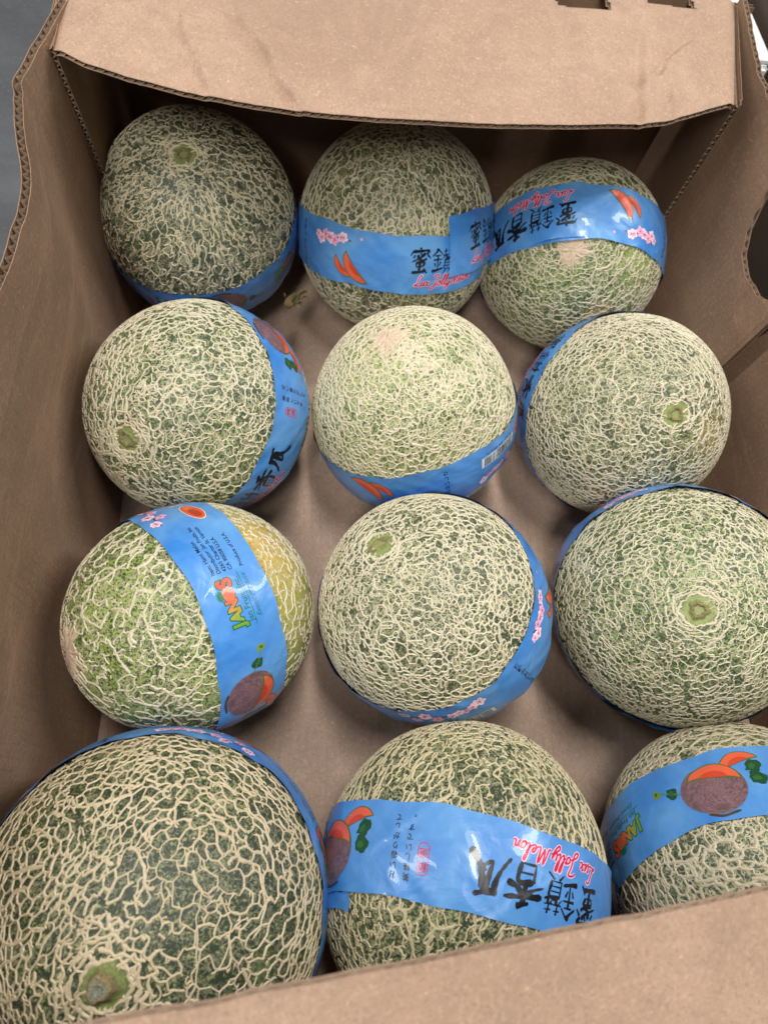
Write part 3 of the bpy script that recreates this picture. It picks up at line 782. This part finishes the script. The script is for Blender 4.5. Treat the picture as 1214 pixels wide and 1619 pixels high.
YEL = (.42, .30, .07); LG = (.30, .38, .09)
MEL = {
 1: dict(c=(-.0690,.4858,.0895), R=.0854, e=1.051, a=(-.0402,-.2614,.9644), n=(-.1374,-.1213,.9831), lam=-.125, end='s',
    N=1700, w=.00112, keep=.90, mer=.72, stretch=1.5, spur=.25, streaks=1500, jit=.40, stub=.85, patch=.0, warp=.12, bal=.56, dk=(.050,.070,.050), rust=.12, tint=(.72,.65,.46), rings=.3,
    mi=.038, label='dark green melon in the back left corner, netting in upright streaks'),
 2: dict(c=(.1068,.4822,.0926), R=.0892, e=1.048, a=(-.0748,.4463,.8918), n=(-.0748,.4463,.8918), lam=.060,
    N=2700, w=.00128, keep=.97, mer=.25, stretch=1.2, rust=.12, bal=.5, dv=.0085, dve=-.006, zig=True,
    mi=-.146, seam=-.1197, start_w=-.029, end_w=(-.146, PERIOD), label='tall melon in the middle of the back row, its blue tape overlapping at right'),
 3: dict(c=(.2745,.4669,.0884), R=.0864, e=1.044, a=(-.3550,-.6006,.7164), n=(-.0707,-.9567,-.2825), lam=.051, end='b',
    N=3000, w=.00112, keep=.98, rust=.08, bal=.47, lt=(.24,.32,.09), dv=-.0016, zig=True, patches=[((.315,.415,.16),.035,LG,.8)],
    mi=-.1017, seam=-.1153, start_w=-.0137, end_w=(-.1487, .4495), label='melon in the back right corner, glossy tape arched over its top'),
 4: dict(c=(-.0611,.2907,.0854), R=.0834, e=1.064, a=(-.4662,-.6453,.6052), n=(-.6008,-.2708,.7521), lam=-.099, end='s',
    N=3300, w=.00118, keep=.95, mer=.1, rust=.4, bal=.5, lt=(.21,.28,.09), scar=(1.25,.95), cork=[((-.62,-.62,.25),.020,40),((-.30,-.35,.86),.008,10)],
    mi=-.283, label='melon at the left wall, second row from the back, stem scar at its lower left'),
 5: dict(c=(.1098,.2932,.0850), R=.0830, e=1.029, a=(-.3786,.2017,.9033), n=(.3198,-.4276,-.8455), lam=.255, end='b',
    N=3900, w=.00138, keep=1.0, jit=.5, broad=.16, rust=.10, bal=.44, lt=(.30,.36,.13), tint=(.68,.61,.44), corky=.3,
    cork=[((-.1,-.15,.95),.018,26),((-.25,.02,.95),.014,22)],
    mi=-.137-.343+.504, label='pale densely netted melon with a tan star scar on top and barcode on tape'),
 6: dict(c=(.2879,.2912,.0891), R=.0855, e=1.057, a=(-.0138,-.5042,.8635), n=(.1894,-.6617,.7255), lam=-.307, end='s',
    N=4500, w=.00102, keep=.985, rust=.3, bal=.5, patches=[((.325,.235,.155),.022,YEL,.6)], ring_r=(.0098,.0135),
    mi=-.083, label='melon by the right wall, second row from the back, tape round its left edge'),
 7: dict(c=(-.0592,.1254,.0805), R=.0788, e=1.093, a=(-.8070,-.3574,.4701), n=(-.8112,-.4550,.3673), lam=.029, end='b',
    N=1450, w=.00125, keep=.72, jit=.55, stub=.9, patch=.15, rust=.1, bal=.46, lt=(.27,.35,.08), tint=(.66,.60,.44), corky=-.2, broad=.12,
    patches=[((.000,.165,.145),.060,(.66,.42,.09),.95),((.010,.120,.11),.045,(.42,.38,.06),.75)],
    mi=-.204-.162+.495, label='sparsely netted melon at the left wall, tape showing a fruit logo and an address'),
 8: dict(c=(.1120,.1265,.0843), R=.0828, e=1.032, a=(-.5606,.2941,.7741), n=(-.5043,.0722,.8605), lam=.084, end='s',
    N=4300, w=.00100, keep=.99, rust=.22, bal=.52, ring_r=(.0105,.0142), scar=(.8,1.5), h=.0006,
    mi=-.192-.392+.518, label='finely netted melon in the middle of the third row, elongated stem scar'),
 9: dict(c=(.2962,.1233,.0934), R=.0900, e=1.049, a=(-.3799,-.2842,.8803), n=(-.4283,-.3110,.8484), lam=.120, end='s',
    N=4700, w=.00092, keep=.95, mer=.1, rust=.18, bal=.5, rings=1.2, ring_r=(.0105,.0140,.0190,.0245), clear=.0095, lt=(.22,.31,.09), lift=1.5,
    patches=[((.345,.135,.175),.014,(.30,.34,.06),.9)],
    mi=.05, label='large melon at the right wall, rings of netting round its bristly stem scar'),
 10: dict(c=(-.0698,-.0488,.0976), R=.0976, e=1.000, a=(-.0629,-.2001,.9778), n=(-.0124,-.0958,.9953), lam=.104, end='s',
    dk=(.028,.042,.022), N=3700, w=.00122, keep=1.03, jit=.52, ck=.35, corky=-.45, spur=.3, rust=.25, bal=.54, stalk=.0065, ring_r=(.0108,.0145,.0185,.0230), clear=.0100, warp=.26, broad=.12, h=.00050, tint=(.66,.55,.37),
    patches=[((-.015,-.07,.163),.014,(.14,.22,.05),.8)],
    mi=.007, label='biggest melon, in the front left corner, with a short stalk stub'),
 11: dict(c=(.1131,-.0470,.0888), R=.0886, e=1.046, a=(-.3020,-.9284,.2163), n=(-.3020,-.9284,.2163), lam=.107,
    dk=(.030,.044,.026), N=2900, w=.00118, corky=-.25, keep=.97, mer=.5, stretch=1.5, streaks=450, jit=.5, rust=.12, bal=.52, stub=.9, tint=(.64,.55,.35), top='end', dv=.0085,
    mi=-.1926, seam=-.048, label='melon in the middle of the front row, wide tape with large black characters'),
 12: dict(c=(.3055,-.0564,.0909), R=.0896, e=1.040, a=(-.2137,-.7774,.5916), n=(-.2137,-.7774,.5916), lam=.037,
    N=2200, w=.00165, keep=.99, jit=.55, rust=.15, bal=.5, broad=.2, h=.00050, tint=(.64,.55,.39), corky=.3, cork=[((.2,-.95,.35),.03,60),((.0,-.9,.45),.02,30)],
    mi=-.2405, label='melon in the front right corner, tape pictured with a whole melon and slices'),
}
for k, d in MEL.items():
    Rl = d['R'] * math.cos(d['lam']); C = 2 * math.pi * Rl
    n = unit(np.array(d['n'])); e1 = unit(np.cross(n, [0, 0, 1.])); e2 = np.cross(n, e1)
    if 'seam' in d:
        d['u0'] = d['seam']; L = C + .05
        if d.get('top') == 'end':
            # start lies underneath; the end covers it
            t_mi = (d['mi'] - d['seam']) % C; d['w1'] = L - t_mi; d['w0'] = -t_mi + (C - PERIOD); d['w0'] = -(t_mi)
        else:
            d['w0'] = d['start_w']; t_e = (d['end_w'][0] - d['seam']) % C; d['w1'] = d['end_w'][1] + (L - t_e)
    else:
        # film ends meet underneath the fruit
        low = math.atan2(-e2[2], -e1[2]); d['u0'] = low * Rl + (.02 if k % 2 else -.02)
        d['w0'] = -((d['mi'] - d['u0']) % C); d['w1'] = d['w0'] + C + .05
for k, d in MEL.items(): build_melon(k, d)

# ------------------------------------------------------------------ cardboard box
box = bpy.data.objects.new('cardboard_box', None); COL.objects.link(box); box.location = (0.13, 0.22, 0)
BL = Vector((-0.13, -0.22, 0))
tag(box, 'open brown corrugated cardboard box holding all the melons', 'box')
def interp(x, pts):
    return np.interp(x, [p[0] for p in pts], [p[1] for p in pts])
def panel(name, P, nrm, T, mat, ns, nt, parent, mask=None, flute=True, L=1.0, pitch=.0068, edge_noise=.0, label=None, seed=0, mat_back=None):
    """P (ns,nt,3) face seen from inside; nrm points to that side. Two liners with a real corrugated sheet between them."""
    r = np.random.RandomState(seed); th = .00045
    P = np.array(P, float)
    V = []; F = []; off = 0
    gf = grid_faces(ns, nt)
    if mask is not None: gf = gf[mask.reshape(-1)]
    for base in (0.0, -T):
        for h in (0, -th):
            V.append((P + nrm * (base + h)).reshape(-1, 3))
        a = gf + off; b = gf[:, ::-1] + off + ns * nt
        F += [a, b]
        # rims of this liner
        es = {}
        for q in gf:
            for i in range(4):
                e = (q[i], q[(i + 1) % 4]); k2 = (e[1], e[0])
                if k2 in es: del es[k2]
                else: es[e] = 1
        rim = np.array([(e[1], e[0], e[0] + ns * nt, e[1] + ns * nt) for e in es]) + off
        F.append(rim); off += 2 * ns * nt
    o = mesh_obj(name, np.concatenate(V), np.concatenate(F), mat, parent, smooth=False, loc=BL)
    o.data.polygons.foreach_set('use_smooth', [name == 'top_flap'] * len(o.data.polygons))
    if label: o['label'] = label
    if flute:
        K = 6; n = int(L / pitch) * K
        s = np.linspace(0, ns - 1.001, n); i0 = s.astype(int); f = (s - i0)[:, None, None]
        Q = P[i0] * (1 - f) + P[i0 + 1] * f
        nn = nrm if nrm.ndim == 1 else (nrm[i0] * (1 - f) + nrm[i0 + 1] * f)
        z = (np.sin(np.arange(n) * 2 * np.pi / K + r.normal(size=n) * .15) * .5 + .5) * -(T - th * 2.2) - th * 1.1
        tt = list(range(nt))
        Qs = Q[:, tt] + (nn if nrm.ndim == 1 else nn[:, tt]) * z[:, None, None]
        ff = grid_faces(n, nt)
        if mask is not None:
            okc = mask.all(1) if mask.ndim == 2 else mask
            ff = ff[np.repeat(okc[np.clip(i0[:-1], 0, len(okc) - 1)], nt - 1)]
        mesh_obj('fluting', Qs.reshape(-1, 3), ff, M_KRAW, o)
    return o
def wob(shape, r, amp):
    x = r.normal(size=shape) * amp
    for _ in range(2): x = (x + np.roll(x, 1, 0) + np.roll(x, -1, 0)) / 3
    return x
rs = np.random.RandomState(3)
# floor of the box
nx, ny = 60, 90
gx, gy = np.meshgrid(np.linspace(-.152, .402, nx), np.linspace(-.152, .612, ny), indexing='ij')
fz = .0009 * np.sin(gx * 23 + gy * 9) * np.sin(gy * 17) - .0009
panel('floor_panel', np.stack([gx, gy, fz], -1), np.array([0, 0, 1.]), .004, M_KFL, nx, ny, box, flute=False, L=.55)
# left wall: bulges outwards, its top edge is kinked
ns, nt = 200, 24
topx = [(-.19,-.160),(-.05,-.158),(.12,-.153),(.261,-.147),(.297,-.1425),(.330,-.1408),(.350,-.1435),(.385,-.152),(.415,-.1575),(.424,-.1590),(.445,-.1555),(.511,-.141),(.612,-.138)]
s = np.linspace(-.185, .612, ns)
tx = interp(s, topx) + wob(ns, rs, .0004); q = np.linspace(0, 1, nt)[None]
frt = 1 / (1 + np.exp((s - .015) / .014))
bx = -.134 - .001 * np.sin(s * 9) - .020 * frt
X = bx[:, None] * (1 - q) + tx[:, None] * q - .012 * np.sin(np.pi * np.clip(q * 1.15, 0, 1)) * (1 - .3 * q) * np.exp(-((s - .1) / .3) ** 2)[:, None] - .014 * frt[:, None] * np.sin(np.pi * q)
Zt = .250 + wob(ns, rs, .0009) - .004 * np.exp(-((s - .418) / .004) ** 2)
P = np.stack([X, s[:, None] + 0 * q, Zt[:, None] * q], -1)
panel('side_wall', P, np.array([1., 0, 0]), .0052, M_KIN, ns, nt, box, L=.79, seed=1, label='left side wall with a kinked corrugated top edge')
# right wall behind, with a scooped opening, seen in front of the folded side flap
s = np.linspace(-.185, .612, ns)
zt = interp(s, [(-.19,.25),(.322,.25),(.328,.20),(.345,.13),(.40,.115),(.45,.12),(.62,.16)])
zt = zt + wob(ns, rs, .0008); bxr = .402 + .001 * np.sin(s * 8)
X = bxr[:, None] + (.003 + 0 * q) * q
P = np.stack([X, s[:, None] + 0 * q, zt[:, None] * q], -1)
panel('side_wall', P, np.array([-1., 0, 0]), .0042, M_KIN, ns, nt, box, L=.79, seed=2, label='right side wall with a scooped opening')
# folded side flap lying against the right wall, scooped opening, front edge upright
ns2 = 120
s = np.linspace(.330, .604, ns2)
zt = interp(s, [(.326,.24),(.3335,.238),(.336,.186),(.345,.176),(.362,.166),(.385,.163),(.405,.168),(.420,.180),(.4285,.198),(.433,.214),(.436,.230),(.444,.243),(.47,.2475),(.51,.247),(.604,.254)])
zt = zt + wob(ns2, rs, .0009)
X = .3795 + .0050 * q + interp(s, [(.33,.003),(.40,.001),(.44,.004),(.46,-.001),(.485,-.0075),(.52,-.006),(.60,.0005)])[:, None] * q ** 2
P = np.stack([X, s[:, None] + 0 * q, zt[:, None] * q], -1)
panel('side_flap', P, np.array([-1., 0, 0]), .0040, M_KIN, ns2, nt, box, L=.275, seed=3, label='folded flap with a scooped hand hole against the right wall')
# back wall and front wall
for nm, y, sg, zz in (('back_wall', .606, -1., .247), ('front_wall', -.150, 1., .235)):
    n2 = 60; s2 = np.linspace(-.140, .402, n2); q2 = np.linspace(0, 1, 8)[None]
    Y = y + .003 * np.sin(s2 * 11)[:, None] * q2
    P = np.stack([s2[:, None] + 0 * q2, Y, zz * q2 + 0 * s2[:, None]], -1)
    panel(nm, P, np.array([0, sg, 0.]), .004, M_KIN, n2, 8, box, flute=False, L=.54)
# hood at the back: two cheeks standing on the floor carry the top flap
for sd in (0, 1):
    n2, m2 = 30, 16
    s2 = np.linspace(0, 1, n2)[:, None]; q2 = np.linspace(0, 1, m2)[None]
    if sd == 0:
        fb, ft = np.array([-.1270, .486, .0]), np.array([-.1462, .4655, .2475]); bb_, bt = np.array([-.127, .600, 0]), np.array([-.143, .600, .2475]); nr = np.array([1., 0, 0])
    else:
        fb, ft = np.array([.3690, .505, .0]), np.array([.3470, .4745, .2475]); bb_, bt = np.array([.374, .600, 0]), np.array([.379, .600, .2475]); nr = np.array([-1., 0, 0])
    P = (fb * (1 - q2[..., None]) + ft * q2[..., None]) * (1 - s2[..., None]) + (bb_ * (1 - q2[..., None]) + bt * q2[..., None]) * s2[..., None]
    # flute direction runs so that the front edge shows its corrugation
    Pt_ = np.transpose(P, (1, 0, 2))
    panel('cheek', Pt_, nr, .0042, M_KIN, m2, n2, box, L=.25, pitch=.0062, seed=5 + sd)
    P2 = Pt_ - nr * .0048 + np.array([0, .002, 0]); P2[:, 0, 1] += .003
    panel('cheek_lining', P2, nr, .0010, M_KIN, m2, n2, box, flute=False)
# top flap
front = [(-.1475,.466),(-.143,.4615),(-.137,.4580),(-.126,.451),(-.098,.441),(-.062,.432),(-.017,.426),(.024,.424),(.07,.425),(.147,.429),(.204,.435),(.255,.441),(.269,.4428),(.286,.449),(.314,.462),(.347,.4755)]
ns3, nt3 = 240, 110
xs = np.linspace(-.1475, .347, ns3); fy = interp(xs, front) + wob(ns3, rs, .0003)
xb = np.linspace(-.152, .384, ns3)
q3 = np.linspace(0, 1, nt3)[None]
X = xs[:, None] * (1 - q3) + xb[:, None] * q3; Y = fy[:, None] * (1 - q3) + .606 * q3
Z = .2500 + 0 * X
def crease(Z, pts, depth, wd):
    best = np.full(X.shape, 9.0); arc = np.zeros(X.shape); sd = np.zeros(X.shape); a0 = 0.0
    tot = sum(math.hypot(b[0] - a[0], b[1] - a[1]) for a, b in zip(pts[:-1], pts[1:]))
    for (x0, y0), (x1, y1) in zip(pts[:-1], pts[1:]):
        dx, dy = x1 - x0, y1 - y0; L2 = dx * dx + dy * dy
        t = np.clip(((X - x0) * dx + (Y - y0) * dy) / L2, 0, 1)
        ds = np.hypot(X - x0 - t * dx, Y - y0 - t * dy) + .0; c_ = ds < best
        best = np.where(c_, ds, best); arc = np.where(c_, (a0 + t * math.sqrt(L2)) / tot, arc)
        sd = np.where(c_, np.sign((X - x0) * dy - (Y - y0) * dx), sd); a0 += math.sqrt(L2)
    tp_ = np.clip((1 - arc) * 3, 0, 1) * (.25 + .75 * np.clip((Y - fy[:, None]) / .012, 0, 1)) * (.75 + .25 * np.sin(arc * 17))
    return Z + tp_ * depth * (-np.exp(-(best / wd) ** 2) + sd * .9 * np.exp(-(best / (wd * 4)) ** 2) * np.tanh(best / (wd * .5)))
Z = crease(Z, [(.262,.440),(.266,.47),(.278,.52),(.284,.55)], .0036, .0036)
Z = crease(Z, [(.290,.451),(.291,.48),(.292,.50)], .0024, .0028)
Z = crease(Z, [(.288,.498),(.300,.520),(.330,.548)], .0030, .0028)
Z = crease(Z, [(.320,.470),(.338,.510)], .0012, .0030)
Z = crease(Z, [(-.048,.431),(-.055,.455),(-.068,.492),(-.075,.56)], .0022, .0026)
Z = crease(Z, [(.012,.428),(-.005,.452),(-.010,.475),(-.024,.498),(-.035,.53)], .0030, .0028)
Z = crease(Z, [(-.035,.512),(-.015,.498),(-.004,.51)], .0022, .0026)
Z = Z + .0015 * np.sin(X * 14 + 1) * np.sin(Y * 30) - .003 * np.exp(-((Y - fy[:, None]) / .02) ** 2) * np.sin(np.pi * (X + .15) / .5).clip(0, 1)
Z = Z + .0009 * np.exp(-((X - .255) / .03) ** 2)
# rounded shoulders where it folds over the cheeks
Z = Z - .004 * np.exp(-((X - xs.min()) / .004) ** 2) - .003 * np.exp(-((X - (xs.max() + .037 * q3)) / .004) ** 2)
P = np.stack([X, Y, Z], -1)
cx_, cy_ = (X[:-1, :-1] + X[1:, 1:]) / 2, (Y[:-1, :-1] + Y[1:, 1:]) / 2
for o_ in ((.14,.50,.03,.0012),(.05,.47,.02,.0010),(-.09,.52,.02,.0012),(.32,.53,.015,.0012)): P[...,2] += o_[3]*np.exp(-((X-o_[0])**2+(Y-o_[1])**2)/o_[2]**2)
hole = ((cx_ > .2165) & (cx_ < .2615) & (cy_ > .566)) | ((cx_ > .298) & (cx_ < .340) & (cy_ > .584))
panel('top_flap', P, np.array([0, 0, 1.]), .0034, M_KOUT, ns3, nt3, box, mask=~hole, flute=False, L=.49, seed=9, label='wide creased top flap folded over the back of the box')
# fluting along the front edge of the top flap only
sF = np.linspace(0, ns3 - 1.001, 78 * 8); i0 = sF.astype(int); f = (sF - i0)[:, None]
e0 = P[i0, 0] * (1 - f) + P[i0 + 1, 0] * f; e1_ = P[i0, 5] * (1 - f) + P[i0 + 1, 5] * f
zz = (np.sin(np.arange(len(sF)) * 2 * np.pi / 8) * .5 + .5) * -.0026 - .0004
V = np.stack([e0 + np.array([0, 0, 1]) * zz[:, None], e1_ + np.array([0, 0, 1]) * zz[:, None]], 1)
tf = [o for o in box.children if o.name.startswith('top_flap')][0]
mesh_obj('fluting', V.reshape(-1, 3), grid_faces(len(sF), 2), M_KRAW, tf)
# front flap, tipped up towards the viewer
n4, m4 = 160, 24
u = np.linspace(0, 1, n4)[:, None]; q4 = np.linspace(0, 1, m4)[None]
A, B = np.array([-.200, -.070, .300]), np.array([.450, -.0185, .300]); A2, B2 = np.array([-.200, -.162, .240]), np.array([.450, -.150, .240])
P = (A * (1 - u[..., None]) + B * u[..., None]) * (1 - q4[..., None]) + (A2 * (1 - u[..., None]) + B2 * u[..., None]) * q4[..., None]
P[:, 0, 1] += wob(n4, rs, .0005) + .0006 * np.sin(u[:, 0] * 13)
P[..., 2] += .0012 * np.sin(P[..., 0] * 25 + P[..., 1] * 30)
nr = unit(np.array([0, -.5, .86]))
panel('front_flap', P, nr, .0024, M_KOUT, n4, m4, box, L=.6, seed=12, label='front flap tipped up and out of focus at the bottom edge')

# ------------------------------------------------------------------ dried leaf between the two back melons
def dried_leaf():
    r = np.random.RandomState(4); V = []; F = []; off = 0
    for k in range(9):
        n = 9; p = np.zeros(3); dr = unit(np.array([r.normal() * .5, r.normal() * .5, 1.0 + r.normal() * .5])); pts = []
        for i in range(n):
            pts.append(p.copy()); dr = unit(dr + r.normal(size=3) * .55); p = p + dr * .0028
        pts = np.array(pts); sd = unit(np.cross(np.gradient(pts, axis=0), r.normal(size=3))); wd = .0035 * np.sin(np.linspace(.3, 2.9, n))[:, None] * r.uniform(.5, 1.2)
        up = unit(np.cross(sd, np.gradient(pts, axis=0))) * .0012
        v = np.stack([pts - sd * wd, pts + up * r.uniform(.5, 1.5), pts + sd * wd], 1).reshape(-1, 3)
        V.append(v); F.append(grid_faces(n, 3) + off); off += len(v)
    mt = plain('dry_leaf', (.20, .15, .07), .8, .4, 200)
    o = mesh_obj('dried_leaf', np.concatenate(V), np.concatenate(F), mt, loc=(.0135, .415, .066))
    tag(o, 'crumpled dry leaf scrap caught between the two left melons of the back row', 'leaf')
dried_leaf()

# ------------------------------------------------------------------ surroundings
g = 6.0
go = mesh_obj('ground', [(-g, -g, -.0075), (g, -g, -.0075), (g, g, -.0075), (-g, g, -.0075)], [(0, 1, 2, 3)], ground_mat())
tag(go, kind='structure')
def carton(name, loc, size, rz, mat, label, cat='box'):
    bm = bmesh.new(); x, y, z = size
    bmesh.ops.create_cube(bm, size=1); bmesh.ops.scale(bm, vec=size, verts=bm.verts[:])
    bmesh.ops.bevel(bm, geom=bm.edges[:], offset=.003, segments=2, affect='EDGES')
    V = [(v.co.x, v.co.y, v.co.z + z / 2) for v in bm.verts]; F = [[v.index for v in f.verts] for f in bm.faces]; bm.free()
    root = bpy.data.objects.new(name, None); COL.objects.link(root); root.location = loc; root.rotation_euler[2] = rz
    tag(root, label, cat)
    mesh_obj('carton_body', V, F, mat, root, smooth=False)
    mesh_obj('lid_flap', [(-x * .49, -y * .49, z + .001), (-.001, -y * .49, z + .001), (-.001, y * .49, z + .001), (-x * .49, y * .49, z + .001),
             (-x * .49, -y * .49, z + .004), (-.001, -y * .49, z + .004), (-.001, y * .49, z + .004), (-x * .49, y * .49, z + .004)],
             [(0, 3, 2, 1), (4, 5, 6, 7), (0, 1, 5, 4), (1, 2, 6, 5), (2, 3, 7, 6), (3, 0, 4, 7)], mat, root, smooth=False)
    mesh_obj('lid_flap', [(.001, -y * .49, z + .001), (x * .49, -y * .49, z + .001), (x * .49, y * .49, z + .001), (.001, y * .49, z + .001),
             (.001, -y * .49, z + .004), (x * .49, -y * .49, z + .004), (x * .49, y * .49, z + .004), (.001, y * .49, z + .004)],
             [(0, 3, 2, 1), (4, 5, 6, 7), (0, 1, 5, 4), (1, 2, 6, 5), (2, 3, 7, 6), (3, 0, 4, 7)], mat, root, smooth=False)
carton('white_carton', (.4385, .815, -.0075), (.045, .40, .20), 0, plain('white_board', (.85, .87, .9), .5, .04, 8), 'white carton glimpsed beyond the back right corner of the box')
carton('dark_carton', (.650, .45, -.0075), (.36, .90, .235), 0, plain('dark_board', (.075, .05, .036), .8, .3, 20), 'dark brown carton standing close against the right side of the box')
